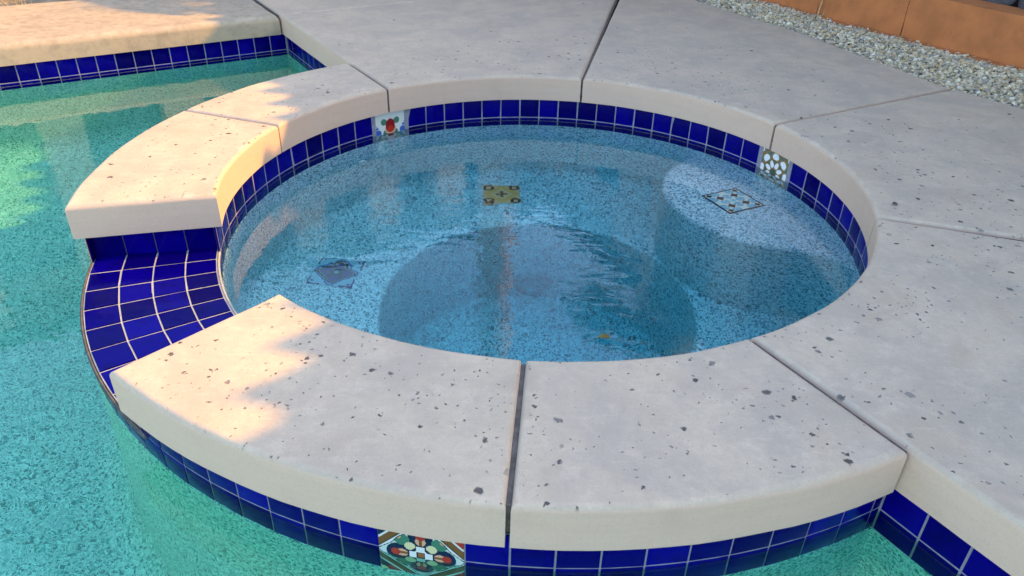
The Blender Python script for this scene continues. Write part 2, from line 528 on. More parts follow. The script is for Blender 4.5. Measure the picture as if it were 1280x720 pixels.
def d_lozenge(u, v):                     # brown bands round a navy quatrefoil with red buds
    au, av = abs(u), abs(v)
    s = au + av
    if s > 1.42:
        if hyp(au - 1, av - 1) < 0.20: return CRM
        return RED if (u > 0) == (au > av) else NAV
    if s > 1.36: return WHT
    if s > 1.12: return BRN
    if s > 1.09: return BLK
    wv = 0.07 * math.cos(8 * math.atan2(v, u))
    if s > 1.02 + wv * 0.4: return WHT
    if s > 0.99 + wv * 0.4: return BLK
    if au < 0.10 and av < 0.10: return BLK if max(au, av) > 0.075 else (0.30, 0.10, 0.03)
    if (au < 0.10 and av < 0.28) or (av < 0.10 and au < 0.28) or s < 0.25: return WHT
    for p_, q in ((u, v), (v, u)):
        a = abs(p_)
        if hyp(a - 0.60, q * 1.05) < 0.115: return RED
        if hyp((a - 0.45) * 0.8, q) < 0.12: return BRN if abs(q) < 0.035 else PNK
    if hyp(au - 0.25, av - 0.25) < 0.13: return CRM if s > 0.36 else BLK
    dd = hyp(au - 0.44, av - 0.44)
    if dd < 0.19:
        if hyp(au - 0.53, av - 0.53) < 0.08: return PNK
        return GRN
    if hyp(a_ := au - 0.52, av) < 0.30 or hyp(au, av - 0.52) < 0.30 or s < 0.55: return NAV
    return (0.55, 0.62, 0.58)
def d_pomegranate(u, v):                 # red fruit with green leaves over white, blue sides
    au = abs(u)
    if hyp(u / 0.27, (v - 0.30) / 0.36) < 1: 
        if hyp(u, v - 0.12) < 0.17: return (0.55, 0.03, 0.01)
        return (0.30, 0.012, 0.012)
    if hyp(u / 0.32, (v - 0.20) / 0.40) < 1 and v < 0.25: return PNK
    if hyp((au - 0.36) / 0.17, (v - 0.52) / 0.17) < 1 and au + v > 0.62: return GRN
    if hyp((au - 0.28) / 0.14, (v + 0.06) / 0.16) < 1: return GRN
    r_ = hyp((au - 0.46) / 0.32, (v + 0.30 - (au - 0.46) * 0.25) / 0.17)
    if r_ < 0.55: return (0.03, 0.08, 0.07)
    if r_ < 1: return (0.62, 0.68, 0.66)
    if v < -0.12 and au < 0.7 and v > -0.5: return BLK
    if v <= -0.5: return GRN if hyp(au - 0.5, v + 0.8) < 0.3 else WHT
    if hyp(au - 0.98, v - 0.10) < 0.34 and not (abs(math.sin(6 * math.atan2(v - 0.1, 1.0 - au))) > 0.93): return (0.05, 0.12, 0.42)
    if hyp(au - 0.70, v + 0.02) < 0.18: return (0.05, 0.12, 0.42)
    if hyp(au - 1.0, v - 0.62) < 0.17: return (0.05, 0.12, 0.42)
    return (0.70, 0.69, 0.62)
def d_lattice(u, v):                     # white petals outlined in gold over grey green
    r_, t = hyp(u, v), math.atan2(v, u)
    k = (t / (PI / 4)) % 1.0 - 0.5
    GLD = (0.34, 0.19, 0.05)
    if r_ < 0.16: return (0.06, 0.11, 0.08)
    if r_ < 0.56:
        e = hyp((r_ - 0.37) / 0.16, k * r_ * 0.785 / 0.105)
        return (0.85, 0.85, 0.82) if e < 1 else (GLD if e < 1.35 else (0.12, 0.13, 0.08))
    k2 = ((t / (PI / 4)) + 0.5) % 1.0 - 0.5
    e = hyp((r_ - 0.74) / 0.15, k2 * r_ * 0.785 / 0.19)
    if e < 1: return (0.85, 0.85, 0.82)
    if e < 1.4: return GLD
    if hyp(abs(u) - 0.82, abs(v) - 0.82) < 0.09: return (0.85, 0.85, 0.82)
    if abs(abs(u) - 0.82) + abs(abs(v) - 0.82) < 0.20: return GLD
    if r_ > 0.90 and abs(r_ - 0.95) < 0.03: return GLD
    return (0.10, 0.17, 0.14)
def d_stars(u, v):                       # pale tile, navy rim, four dark stars
    au, av = abs(u), abs(v)
    if max(au, av) > 0.915: return (0.004, 0.006, 0.05)
    if hyp(au - 0.74, av - 0.76) < 0.12: return BLK
    x, y = au - 0.40, av - 0.40
    st = abs(x) ** 0.75 + abs(y) ** 0.75
    if st < 0.36: return BLK
    if st < 0.44: return (0.84, 0.84, 0.70)
    if hyp(u, v) < 0.13: return (0.25, 0.66, 0.72)
    for cu, cv in ((0.40, 0.0), (0.0, 0.40), (0.40, 0.78), (0.78, 0.40)):
        r_ = hyp(au - cu, av - cv)
        if r_ < 0.21: return (0.16, 0.46, 0.62) if r_ > 0.15 or r_ < 0.05 else (0.34, 0.62, 0.68)
    return (0.86, 0.90, 0.72)
def d_quatrefoil(u, v):                  # purple quatrefoil, blue corners
    au, av = abs(u), abs(v)
    r_, t = hyp(u, v), math.atan2(v, u)
    b_ = 0.63 + 0.12 * math.cos(4 * t)       # lobes towards the middle of each side
    b_ += 0.02 * math.cos(8 * t)
    if r_ < 0.10: return (0.25, 0.50, 0.50)
    if r_ < b_ - 0.03:
        if abs(au - av) < 0.05 or (0.16 < r_ < 0.26 and min(au, av) < 0.06): return (0.12, 0.13, 0.06)
        return (0.16, 0.13, 0.24)
    if r_ < b_ + 0.01: return (0.40, 0.42, 0.16)
    if r_ < b_ + 0.09: return BLK
    if r_ < b_ + 0.15: return (0.24, 0.40, 0.62)
    if r_ < b_ + 0.21: return (0.05, 0.06, 0.22)
    s = max(au, av)
    if au + av > 1.86 or (s > 0.94 and min(au, av) > 0.42): return (0.07, 0.03, 0.15)
    if hyp(au - 0.80, av - 0.80) < 0.07: return (0.07, 0.04, 0.20)
    return (0.40, 0.60, 0.68)
def d_gold(u, v):                        # ochre lozenge with a black cross and corner scrolls
    au, av = abs(u), abs(v)
    if (au < 0.07 and av < 0.30) or (av < 0.07 and au < 0.34) or hyp(au - 0.0, av - 0.24) < 0.10: return BLK
    if au + av < 1.0: return (0.95, 0.40, 0.10) if au + av > 0.62 else (0.95, 0.50, 0.24)
    r_ = hyp(au - 0.70, av - 0.70)
    if 0.14 < r_ < 0.29 or hyp(au - 0.95, av - 0.60) < 0.10: return BLK
    return (0.95, 0.48, 0.26)

# ------------------------------------------------------------------ spa
spa = empty('spa', (0, 0, 0))
tag(spa, 'round spa with curved coping, blue waterline tile and a tiled spillway', 'spa')
A_SP0, A_SP1 = -165.3, -130.2          # spillway opening
stones = [(J1, 160.6, OJ1, 160.6), (160.6, 194.7, 160.6, 194.7), (-130.2, -93.6, -130.2, -93.6), (-93.6, J5, -93.6, OJ5)]
for a0, a1, b0, b1 in stones:
    slab('coping_stone', arc(R1, a0, a1) + arc(R2, b1, b0), spa)
for jd in (160.6, -93.6):
    filler(pol(R1 + 0.012, jd), pol(R2 - 0.014, jd), parent=spa)
filler(pol(R1 + 0.012, J1), pol(R2 - 0.012, OJ1), parent=spa)
filler(pol(R1 + 0.012, J5), pol(R2 - 0.012, OJ5), parent=spa)
# tile backing
bm = bmesh.new()
sweep_wall(bm, arc(RT1 + 0.0012, A_SP1, A_SP0 + 360), ZB, -TH + 0.001)
sweep_wall(bm, arc(RT1 + 0.0012, A_SP0, A_SP1), ZB, ZS - 0.004)
bm_obj('grout_band', bm, 'grout', spa, smooth=40)
bm = bmesh.new()
OA0, OA1 = J1 - 9, 302.0
sweep_wall(bm, arc(RT2 - 0.0012, OA0, A_SP0 + 360), ZB, -TH + 0.001)
sweep_wall(bm, arc(RT2 - 0.0012, A_SP0 + 360, A_SP1 + 360), ZB, ZS - 0.004)
sweep_wall(bm, arc(RT2 - 0.0012, A_SP1 + 360, OA1), ZB, -TH + 0.001)
for a_ in (A_SP0 - 1.6, A_SP1 + 1.6):
    sweep_wall(bm, [pol(RT1 + 0.004, a_), pol(RT2 - 0.004, a_)], ZS - 0.02, -TH + 0.001)
bm_obj('grout_band', bm, 'grout', spa, smooth=40)
# inner waterline tiles: two rows
PIN = 4.76
zr = (-TH - 0.0395, -TH - 0.1180)
def inner_range(a0, a1, rows=(0, 1)):
    k = max(1, int(round((a1 - a0) / PIN)))
    st = (a1 - a0) / k
    for i in range(k):
        a = a0 + st * (i + 0.5)
        for r_ in rows:
            put_tile(spa, pol(RT1 + 0.003, a, zr[r_]), rad(a) - PI / 2, RT1 * rad(st) - 0.0028)
DA, DB = 127.7, 27.5
inner_range(DB + 4.9, DA - 4.72)
inner_range(DA + 4.72, 194.5)
inner_range(-165.3, -130.2, rows=(1,))
inner_range(-130.2, DB - 4.9)
deco_tile('painted_tile', d_pomegranate, spa, pol(RT1 + 0.0025, DA, -TH - 0.0785), (0, 0, rad(DA) - PI / 2), label='white painted tile with a red fruit and green leaves')
deco_tile('painted_tile', d_lattice, spa, pol(RT1 + 0.0025, DB, -TH - 0.0785), (0, 0, rad(DB) - PI / 2), size=0.1575, label='painted tile with white petals in gold outlines')
# outer tiles
POUT = 3.31
DO = -100.3
def outer_range(a0, a1, rows=(0, 1)):
    k = max(1, int(round((a1 - a0) / POUT)))
    st = (a1 - a0) / k
    for i in range(k):
        a = a0 + st * (i + 0.5)
        for r_ in rows:
            put_tile(spa, pol(RT2 - 0.003, a, zr[r_]), rad(a) + PI / 2, RT2 * rad(st) - 0.0032)
outer_range(DO + 3.4, -59.0)
outer_range(-130.2, DO - 3.4)
outer_range(-165.3, -130.2, rows=(1,))
outer_range(118.0, 194.5)
deco_tile('painted_tile', d_lozenge, spa, pol(RT2 - 0.0025, DO, -TH - 0.0785), (0, 0, rad(DO) + PI / 2), size=0.150, n=110, label='painted tile with red buds in a brown lozenge frame')
# end walls of the spillway: four tiles under each coping end
for a_, sg in ((A_SP0 - 1.5, 1), (A_SP1 + 1.5, -1)):
    for i in range(4):
        r_ = RT1 + 0.010 + 0.0795 * (i + 0.5)
        put_tile(spa, pol(r_, a_, -TH - 0.0375), rad(a_) + (0 if sg > 0 else PI), 0.0765, 0.0745)
# spillway tiles: wedge shaped, four across
sp = tag(empty('spillway'), None)
sp.parent = spa
rr0, rr1 = RT1 + 0.009, RT2 - 0.004
NR = 9
for k in range(4):
    for i in range(NR):
        ra, rb = rr0 + (rr1 - rr0) * k / 4 + 0.0020, rr0 + (rr1 - rr0) * (k + 1) / 4 - 0.0020
        aa = A_SP0 - 1.6 + (A_SP1 - A_SP0 + 3.2) * i / NR
        ab = A_SP0 - 1.6 + (A_SP1 - A_SP0 + 3.2) * (i + 1) / NR
        g = math.degrees(0.0020 / ((ra + rb) / 2))
        dz = random.gauss(0, 0.0006)
        zz = [ZS + 0.0008 + dz * 0.5 + random.gauss(0, 0.0003) for _ in range(4)]
        cs = [pol(ra, aa + g), pol(rb, aa + g), pol(rb, ab - g), pol(ra, ab - g)]
        ce = sum(cs, Vector()) / 4
        bm = bmesh.new()
        T_ = [bm.verts.new((c.x - ce.x, c.y - ce.y, z - ZS)) for c, z in zip(cs, zz)]
        B_ = [bm.verts.new((c.x - ce.x, c.y - ce.y, -0.007)) for c in cs]
        bm.faces.new(T_); bm.faces.new(B_[::-1])
        for q in range(4):
            bm.faces.new((B_[q], B_[(q + 1) % 4], T_[(q + 1) % 4], T_[q]))
        ts = set(T_)
        bmesh.ops.bevel(bm, geom=[e for e in bm.edges if e.verts[0] in ts and e.verts[1] in ts], offset=0.0014, segments=2, affect='EDGES')
        bm_obj('tile', bm, 'tile', sp, smooth=50, loc=(ce.x, ce.y, ZS))
# bed, bright inner lip and grey outer trim of the spillway
def ring_prism(name, r0, r1, a0, a1, z0, z1, mat, parent, bev=0.0):
    bm = bmesh.new()
    I, O = arc(r0, a0, a1, 1.0), arc(r1, a0, a1, 1.0)
    V = [[bm.verts.new((q.x, q.y, z)) for q in L] for L, z in ((I, z0), (O, z0), (O, z1), (I, z1))]
    for a in range(4):
        A, B = V[a], V[(a + 1) % 4]
        for i in range(len(I) - 1):
            bm.faces.new((A[i], A[i + 1], B[i + 1], B[i]))
    for i in (0, -1):
        bm.faces.new([V[a][i] for a in range(4)])
    if bev:
        bmesh.ops.recalc_face_normals(bm, faces=bm.faces)
        bmesh.ops.bevel(bm, geom=[e for e in bm.edges if len(e.link_faces) == 2 and e.calc_face_angle(0) > 1.0 and abs(e.verts[0].co.z - z1) < 1e-6 and abs(e.verts[1].co.z - z1) < 1e-6], offset=bev, segments=3, affect='EDGES')
    return bm_obj(name, bm, mat, parent, smooth=40)
ring_prism('bed', rr0, rr1, A_SP0 - 1.6, A_SP1 + 1.6, ZB - 0.1, ZS - 0.0012, 'lip', sp)  # grout painted paler than the wall bands, as sunlit
ring_prism('lip', RT1 + 0.0005, rr0 - 0.0005, A_SP0 - 1.2, A_SP1 + 1.2, ZB + 0.08, ZS + 0.0005, 'lip', sp, 0.004)
ring_prism('outer_trim', rr1 + 0.0004, RT2 + 0.0045, A_SP0 - 0.6, A_SP1 + 0.8, ZS - 0.009, ZS - 0.001, 'joint', sp, 0.003)

# pebble shell, lathe
def lathe(bm, prof, a0=0.0, a1=360.0, step=3.0, close=True):
    n = int((a1 - a0) / step)
    rings = []
    for i in range(n if close else n + 1):
        a = a0 + (a1 - a0) * i / n
        rings.append([bm.verts.new(pol(r_, a, z)) for r_, z in prof])
    L = len(rings)
    for i in range(L if close else L - 1):
        A, B = rings[i], rings[(i + 1) % L]
        for j in range(len(prof) - 1):
            if prof[j][0] < 1e-6 and prof[j + 1][0] < 1e-6:
                continue
            bm.faces.new((A[j], B[j], B[j + 1], A[j + 1]))
def rnd(c, r_, t0, t1, k=5):
    return [(c[0] + r_ * math.cos(rad(t0 + (t1 - t0) * i / k)), c[1] + r_ * math.sin(rad(t0 + (t1 - t0) * i / k))) for i in range(k + 1)]
ZBE, ZFL, RF = -0.755, -1.33, 0.512
prof = [(RT1 + 0.004, ZB), (RT1 - 0.001, ZB - 0.004)] + rnd((RT1 - 0.06, ZBE + 0.06), 0.06, 0, -90) + rnd((RF + 0.016, ZBE - 0.016), 0.016, 90, 180) + rnd((RF - 0.05, ZFL + 0.05), 0.05, 0, -90) + [(0.2, ZFL - 0.006), (0.0008, ZFL - 0.008)]
bm = bmesh.new()
lathe(bm, prof)
bm_obj('pebble_shell', bm, 'peb_spa', spa, smooth=60)
# raised corner seat
ZP = -0.29
seat_pts = [(1.06, -0.34), (1.02, -0.20), (0.97, -0.10), (0.90, -0.05), (0.81, -0.025), (0.68, 0.02), (0.57, 0.13), (0.495, 0.27), (0.475, 0.43), (0.52, 0.59), (0.61, 0.71), (0.69, 0.79), (0.80, 0.86)]
def cr(P, k=6):
    out = []
    for i in range(1, len(P) - 2):
        for j in range(k):
            t = j / k
            a, b_, c, d = (Vector(P[i + q]) for q in (-1, 0, 1, 2))
            out.append(0.5 * ((2 * b_) + (c - a) * t + (2 * a - 5 * b_ + 4 * c - d) * t * t + (3 * b_ - a - 3 * c + d) * t ** 3))
    out.append(Vector(P[-2]))
    return out
sp_c = cr([(q[0] * S, q[1] * S) for q in seat_pts])
bm = bmesh.new()
cen = Vector((0.86 * S, 0.38 * S))
prevr = None
for off, z in ((0.0, ZBE - 0.01), (0.0, ZP - 0.025)) + tuple((0.025 - 0.025 * math.cos(rad(t)), ZP - 0.025 + 0.025 * math.sin(rad(t))) for t in (22, 45, 67, 90)):
    ring = []
    for q in sp_c:
        d = (cen - q).normalized()
        p_ = q + d * off
        ring.append(bm.verts.new((p_.x, p_.y, z)))
    if prevr:
        for i in range(len(ring) - 1):
            bm.faces.new((prevr[i], prevr[i + 1], ring[i + 1], ring[i]))
    prevr = ring
back = [bm.verts.new(pol(RT1 + 0.03, a, ZP)) for a in [48 - i * 2.9 for i in range(21)]]
ctr = bm.verts.new((cen.x, cen.y, ZP))
loop = prevr + back
for i in range(len(loop)):
    bm.faces.new((ctr, loop[i], loop[(i + 1) % len(loop)]))
bm_obj('corner_seat', bm, 'peb_spa', spa, smooth=40)
# painted tiles let into the seats
RX = rad(-90)
deco_tile('painted_tile', d_stars, spa, (0.728 * S, 0.328 * S, ZP + 0.001), (RX, 0, rad(27)), size=0.153, label='pale blue painted tile with four black stars, set in the corner seat')
deco_tile('painted_tile', d_quatrefoil, spa, (-0.752 * S, 0.165 * S, ZBE + 0.001), (RX, 0, rad(-8)), size=0.158, label='painted tile with a purple quatrefoil, set in the bench')
deco_tile('painted_tile', d_gold, spa, (-0.149 * S, 0.80 * S, ZBE + 0.001), (RX, 0, rad(4)), size=0.152, label='ochre painted tile with a black cross, set in the bench')
# return jets and the suction cover
def fitting(name, loc, facing, r_, mat, ribs=0):
    bm = bmesh.new()
    lathe(bm, [(r_, 0.0), (r_, 0.006), (r_ * 0.86, 0.011), (r_ * 0.6, 0.012), (r_ * 0.52, 0.006), (r_ * 0.0008, 0.005)], step=12)
    if ribs:
        for i in range(ribs):
            a = 360 * i / ribs
            box(bm, pol(r_ * 0.80, a, 0.010), r_ * 0.34, 0.0022, 0.010, rad(a))
    o = bm_obj(name, bm, mat, spa, smooth=30)
    o.location = loc
    o.rotation_euler = Vector(facing).to_track_quat('Z', 'Y').to_euler()
    return o
for a_, z in ((136.3, -0.40), (60.2, -0.445)):
    fitting('jet', pol(RT1 - 0.001, a_, z), -pol(1, a_), 0.020, 'plastic')
fitting('suction_cover', pol(RF - 0.001, 90.4, -1.215), (0, -1, 0.0), 0.078, 'drainmat', 32)

# ------------------------------------------------------------------ pool shell and tile
pool = empty('pool')
tag(pool, 'turquoise pebble finish swimming pool around the spa', 'pool', kind='structure')
WN, WM = EDGE_N + 0.022, EDGE_M + 0.022      # tile face lines, set back under the coping
ZPF = -1.10
a1s = 360 + math.degrees(math.atan2(*reversed(list((nm(WN, -math.sqrt((RT2) ** 2 - WN ** 2))).xy))))
bm = bmesh.new()
def pool_wall(pts, z0, z1):
    sweep_wall(bm, pts, z0, z1)
CV = 0.16
def cove(p_, q, inward):                     # quarter round between wall and floor
    k = 5
    prev = None
    for i in range(k + 1):
        t = rad(90 * i / k)
        off = inward * (CV - CV * math.cos(t))
        z = ZPF + CV - CV * math.sin(t)
        cur = [bm.verts.new((v.x + off.x, v.y + off.y, z)) for v in (p_, q)]
        if prev:
            bm.faces.new((prev[0], prev[1], cur[1], cur[0]))
        prev = cur
nv, mv = nm(1, 0), nm(0, 1)
c00, c10, c11, c01 = nm(PN0, PM0), nm(WN + 0.001, PM0), nm(WN + 0.001, WM + 0.001), nm(PN0, WM + 0.001)
m_sp = math.sqrt((RT2 - 0.02) ** 2 - WN ** 2)
cs0, cs1 = nm(WN + 0.001, -m_sp), nm(WN + 0.001, m_sp)
for p_, q, d in ((c00, c10, mv), (c10, cs0, -nv), (cs1, c11, -nv), (c11, c01, -mv), (c01, c00, nv)):
    sweep_wall(bm, [p_, q], ZPF + CV, ZB)
    cove(p_, q, d)
fl = [(c00), (c10), cs0] + [q for q in arc(RT2 - 0.02, 304, 118) if q.x * NX + q.y * NY < WN] + [cs1, c11, c01]
bm.faces.new([bm.verts.new((v.x, v.y, ZPF)) for v in fl])
lathe(bm, [(RT2 - 0.004, ZB), (RT2 + 0.001, ZB - 0.004), (RT2 + 0.001, ZPF + 0.10)] + rnd((RT2 + 0.101, ZPF + 0.10), 0.10, 180, 270), 118, 304, 2.0, False)
bm_obj('pebble_shell', bm, 'peb_pool', pool, smooth=50)
bm = bmesh.new()
sweep_wall(bm, [nm(WN + 0.0012, m_sp), nm(WN + 0.0012, WM + 0.0012), nm(PN0, WM + 0.0012), nm(PN0, PM0), nm(WN + 0.0012, PM0), nm(WN + 0.0012, -m_sp)], ZB, -TH + 0.001)
bm_obj('grout_band', bm, 'grout', pool)
PT = 0.0795
zr2 = zr
# tiles on the long edge: far piece and near piece that show
def edge_tiles(m0, m1, sgn):
    k = int(abs(m1 - m0) / PT)
    for i in range(k):
        m_ = m0 + sgn * PT * (i + 0.5)
        for z in zr2:
            q = nm(WN + 0.003, m_)
            put_tile(pool, Vector((q.x, q.y, z)), math.atan2(NY, NX) - PI / 2, PT - 0.0036)
edge_tiles(WM - 0.004, 1.15, -1)
m_in = -math.sqrt(RT2 ** 2 - WN ** 2)
edge_tiles(m_in - 0.002, m_in - 1.0, -1)
k = int(2.3 * S / PT)
for i in range(k):
    n_ = WN - 0.004 - PT * (i + 0.5)
    for z in zr2:
        q = nm(n_, WM + 0.003)
        put_tile(pool, Vector((q.x, q.y, z)), math.atan2(MY, MX) - PI / 2, PT - 0.0036)

# ------------------------------------------------------------------ water
bm = bmesh.new()
c = bm.verts.new((0, 0, 0))
ring = [bm.verts.new(pol(RT1 + 0.0032, i * 2.0)) for i in range(180)]
for i in range(180):
    bm.faces.new((c, ring[i], ring[(i + 1) % 180]))
ws = bm_obj('spa_water', bm, 'water_spa', None, loc=(0, 0, ZW))
tag(ws, 'still blue water filling the round spa', 'water', kind='structure')
bm = bmesh.new()
hole = arc(RT2 - 0.0032, 118.0, 304.0, 1.5)
outl = [nm(WN + 0.003, PM0 + 0.01), nm(PN0 + 0.01, PM0 + 0.01), nm(PN0 + 0.01, WM + 0.003), nm(WN + 0.003, WM + 0.003)]
hs = [q for q in hole if q.x * NX + q.y * NY < WN + 0.003]
m_hi = math.sqrt((RT2 - 0.0032) ** 2 - (WN + 0.003) ** 2)
vs = [bm.verts.new((q.x, q.y, 0)) for q in outl + [nm(WN + 0.003, m_hi)] + hs + [nm(WN + 0.003, -m_hi)]]
es = [bm.edges.new((vs[i], vs[(i + 1) % len(vs)])) for i in range(len(vs))]
bmesh.ops.triangle_fill(bm, use_beauty=True, edges=es)
wp = bm_obj('pool_water', bm, 'water_pool', None, loc=(0, 0, ZW))
for o in (ws, wp):
    for p_ in o.data.polygons:
        p_.use_smooth = True
tag(wp, 'rippled turquoise pool water beside the spa', 'water', kind='structure')
for o in (ws, wp):
    if o.data.polygons[0].normal.z < 0:
        o.data.flip_normals()
wp.cycles.is_caustics_caster = True
for o in bpy.data.objects:
    if o.name.startswith(('pebble_shell', 'corner_seat')):
        o.cycles.is_caustics_receiver = True

# ------------------------------------------------------------------ garden wall of orange blocks
wall = empty('garden_wall', nm(2.68 * S, 0.5))
tag(wall, 'low orange stuccoed block wall behind the gravel strip', 'wall')
BL = 0.556 * S
def lv(q): return q - Vector(wall.location)
cuts = [3.97, 3.41, 2.85, 2.29, 1.725, 1.165, 0.605, -0.10, -0.66, -1.22, -1.78]
for ma, mb in zip(cuts, cuts[1:]):
    L_ = (ma - mb) * S
    bm = bmesh.new()
    box(bm, (0, 0, 0), 0.15, L_ - 0.005, 0.205)
    bmesh.ops.subdivide_edges(bm, edges=bm.edges[:], cuts=5, use_grid_fill=True)
    for v in bm.verts:
        v.co += noise.noise_vector(v.co * 14 + Vector((ma * 7, 0, 0))) * 0.003
    bm_obj('block', bm, 'terracotta_wall', wall, smooth=35, loc=lv(nm(2.68 * S + 0.075 + random.uniform(-0.003, 0.003), (ma + mb) / 2 * S, 0.19 - 0.1025)), rot=(0, 0, math.atan2(NY, NX)))
bm = bmesh.new()
q = lv(nm(2.68 * S + 0.062, 1.0, -0.065))
box(bm, q, 0.19, 7.0, 0.10, math.atan2(NY, NX))
bm_obj('footing', bm, 'terracotta_wall', wall)
bm = bmesh.new()
bm.faces.new([bm.verts.new(nm(*t)) for t in ((2.68 * S + 0.14, -2.6, 0.15), (3.9 * S, -2.6, 0.15), (3.9 * S, 6.0, 0.15), (2.68 * S + 0.14, 6.0, 0.15))])
o = bm_obj('planter_soil', bm, 'soil')
tag(o, 'dark soil of the planter behind the orange wall', 'soil', kind='structure')
random.seed(3)
for i in range(3):
    bm = bmesh.new()
    bmesh.ops.create_icosphere(bm, subdivisions=2, radius=0.09)
    sd_ = random.random() * 50
    for v in bm.verts:
        v.co *= 1 + 0.45 * noise.noise(v.co * 12 + Vector((sd_, 0, 0)))
        v.co.z *= 0.6
    m_ = (-0.10 + i * 0.19) * S
    o = bm_obj('rock', bm, 'rock', None, smooth=25, loc=nm(2.68 * S + 0.24, m_, 0.195))
    tag(o, ['dark rough rock behind the orange wall, nearest the right edge of the photo', 'dark rough rock behind the orange wall, second from the right edge', 'dark rough rock behind the orange wall, third from the right edge'][i], 'rock', 'rocks behind the orange wall')

# ------------------------------------------------------------------ gravel strip
random.seed(11)
bm = bmesh.new()
protos = []
for k in range(10):
    t = bmesh.new()
    bmesh.ops.create_icosphere(t, subdivisions=1, radius=1.0)
    s_ = random.random() * 90
    pv = []
    for v in t.verts:
        f = 1 + 0.55 * noise.noise(v.co * 1.3 + Vector((s_, s_, 0)))
        pv.append(v.co * f)
    protos.append((pv, [[v.index for v in f.verts] for f in t.faces]))
    t.free()
verts, faces, tones = [], [], []
pal = [(0.76, 0.64, 0.44), (0.62, 0.52, 0.35), (0.82, 0.73, 0.55), (0.46, 0.41, 0.31), (0.66, 0.49, 0.27), (0.38, 0.36, 0.32), (0.72, 0.62, 0.40), (0.88, 0.80, 0.62)]
def gedge(m_):                               # deck edge along the strip
    t = [(-3.0, 2.06), (-0.9, 2.04), (0.0, 2.03), (0.3, 2.035), (0.85, 2.18), (1.25, 2.225), (1.7, 2.245), (3.4, 2.30)]
    x = m_ / S
    for (a, b_), (c, d) in zip(t, t[1:]):
        if a <= x <= c:
            return (b_ + (d - b_) * (x - a) / (c - a)) * S
    return 2.2 * S
def stone(q, r_):
    pv, fs = random.choice(protos)
    R = Matrix.Rotation(random.random() * 6.28, 3, 'Z') @ Matrix.Rotation(random.gauss(0, 0.5), 3, 'X') @ Matrix.Rotation(random.gauss(0, 0.5), 3, 'Y')
    k = len(verts)
    sx, sy, sz = r_ * random.uniform(0.8, 1.35), r_ * random.uniform(0.7, 1.0), r_ * random.uniform(0.5, 0.8)
    for v in pv:
        verts.append(R @ Vector((v.x * sx, v.y * sy, v.z * sz)) + q)
    c = random.choice(pal)
    f_ = random.uniform(0.75, 1.1)
    for f in fs:
        faces.append([k + i for i in f])
        tones.append((min(.92, c[0] * f_ * 1.08), min(.9, c[1] * f_ * 1.05), c[2] * f_ * 1.0))
for layer, (zz, rr_) in enumerate(((-0.050, 0.0088), (-0.038, 0.0088), (-0.026, 0.0095))):
    m_ = -0.6 * S
    while m_ < 2.5 * S:
        n_ = gedge(m_) - 0.0
        while n_ < 2.68 * S - 0.005:
            mm, nn = m_ + random.uniform(-0.007, 0.007), n_ + random.uniform(-0.007, 0.007)
            fr = (nn - gedge(mm)) / (2.68 * S - gedge(mm))
            hump = 0.014 * math.sin(max(0, min(1, fr)) * PI) + 0.010 * noise.noise(Vector((mm * 5, nn * 5, 2)))
            if nn > gedge(mm) + 0.003:
                stone(nm(nn, mm, zz + hump + random.uniform(-0.006, 0.007)), rr_ * random.uniform(0.65, 1.35))
            n_ += 0.0138
        m_ += 0.0138
me = bpy.data.meshes.new('gravel')
me.from_pydata(verts, [], faces)
at = me.color_attributes.new('tone', 'FLOAT_COLOR', 'CORNER')
buf = []
for t in tones:
    buf += [*t, 1.0] * 3
at.data.foreach_set('color', buf)
gv = link('gravel', me, 'gravel')
tag(gv, 'cream and grey gravel strip between the deck and the orange wall', 'gravel', kind='stuff')
bm = bmesh.new()
bm.faces.new([bm.verts.new(nm(*t)) for t in ((1.9 * S, -3.0, -0.068), (2.72 * S, -3.0, -0.068), (2.72 * S, 4.0, -0.068), (1.9 * S, 4.0, -0.068))])
tag(bm_obj('gravel_bed', bm, 'rock'), 'dark bed of the gravel strip', 'ground', kind='structure')

# ------------------------------------------------------------------ small weed by the wall, leaf litter
weed = empty('weed', (1.66 * S, 2.36 * S, -0.02))
tag(weed, 'small weed with dry tan stems growing in the gravel by the wall', 'weed')
for pts in ([(-0.018, 0, 0), (-0.006, 0.01, 0.07), (0.012, 0.03, 0.17)], [(0.012, 0.005, 0), (0.022, 0.015, 0.08), (0.030, 0.03, 0.18)], [(0.02, 0.01, 0.03), (0.12, 0.0, 0.06), (0.235, 0.01, 0.07)]):
    bm = bmesh.new()
    P = [Vector(t) for t in pts]
    tube(bm, P, [0.004, 0.0032, 0.002], 6)
    bm_obj('stem', bm, 'stem', weed, smooth=60)
def leaf_bm(L, W, fold=0.25, seg=6):
    bm = bmesh.new()
    rows = []
    for i in range(seg + 1):
        t = i / seg
        hw = W * math.sin(PI * min(1, t * 0.94 + 0.03)) ** 0.8
        z = -0.25 * L * t * t
        rows.append([bm.verts.new((s_ * hw, t * L, z + abs(s_) * hw * fold)) for s_ in (-1, 0, 1)])
    for A, B in zip(rows, rows[1:]):
        for k in range(2):
            bm.faces.new((A[k], A[k + 1], B[k + 1], B[k]))
    r_ = bmesh.ops.extrude_face_region(bm, geom=bm.faces[:])
    for v in (e for e in r_['geom'] if isinstance(e, bmesh.types.BMVert)):
        v.co.z += 0.0006
    return bm
for loc, rot in (((0.215, 0.0, 0.075), (0.3, 0.5, 3.6)), ((0.235, 0.01, 0.07), (0.5, 0.1, -2.2)), ((0.01, 0.03, 0.15), (0.4, 0, 0.6)), ((0.03, 0.03, 0.17), (0.4, 0, -1.4))):
    o = bm_obj('leaf', leaf_bm(0.05, 0.014), 'leaf', weed, smooth=60)
    o.location = loc
    o.rotation_euler = rot
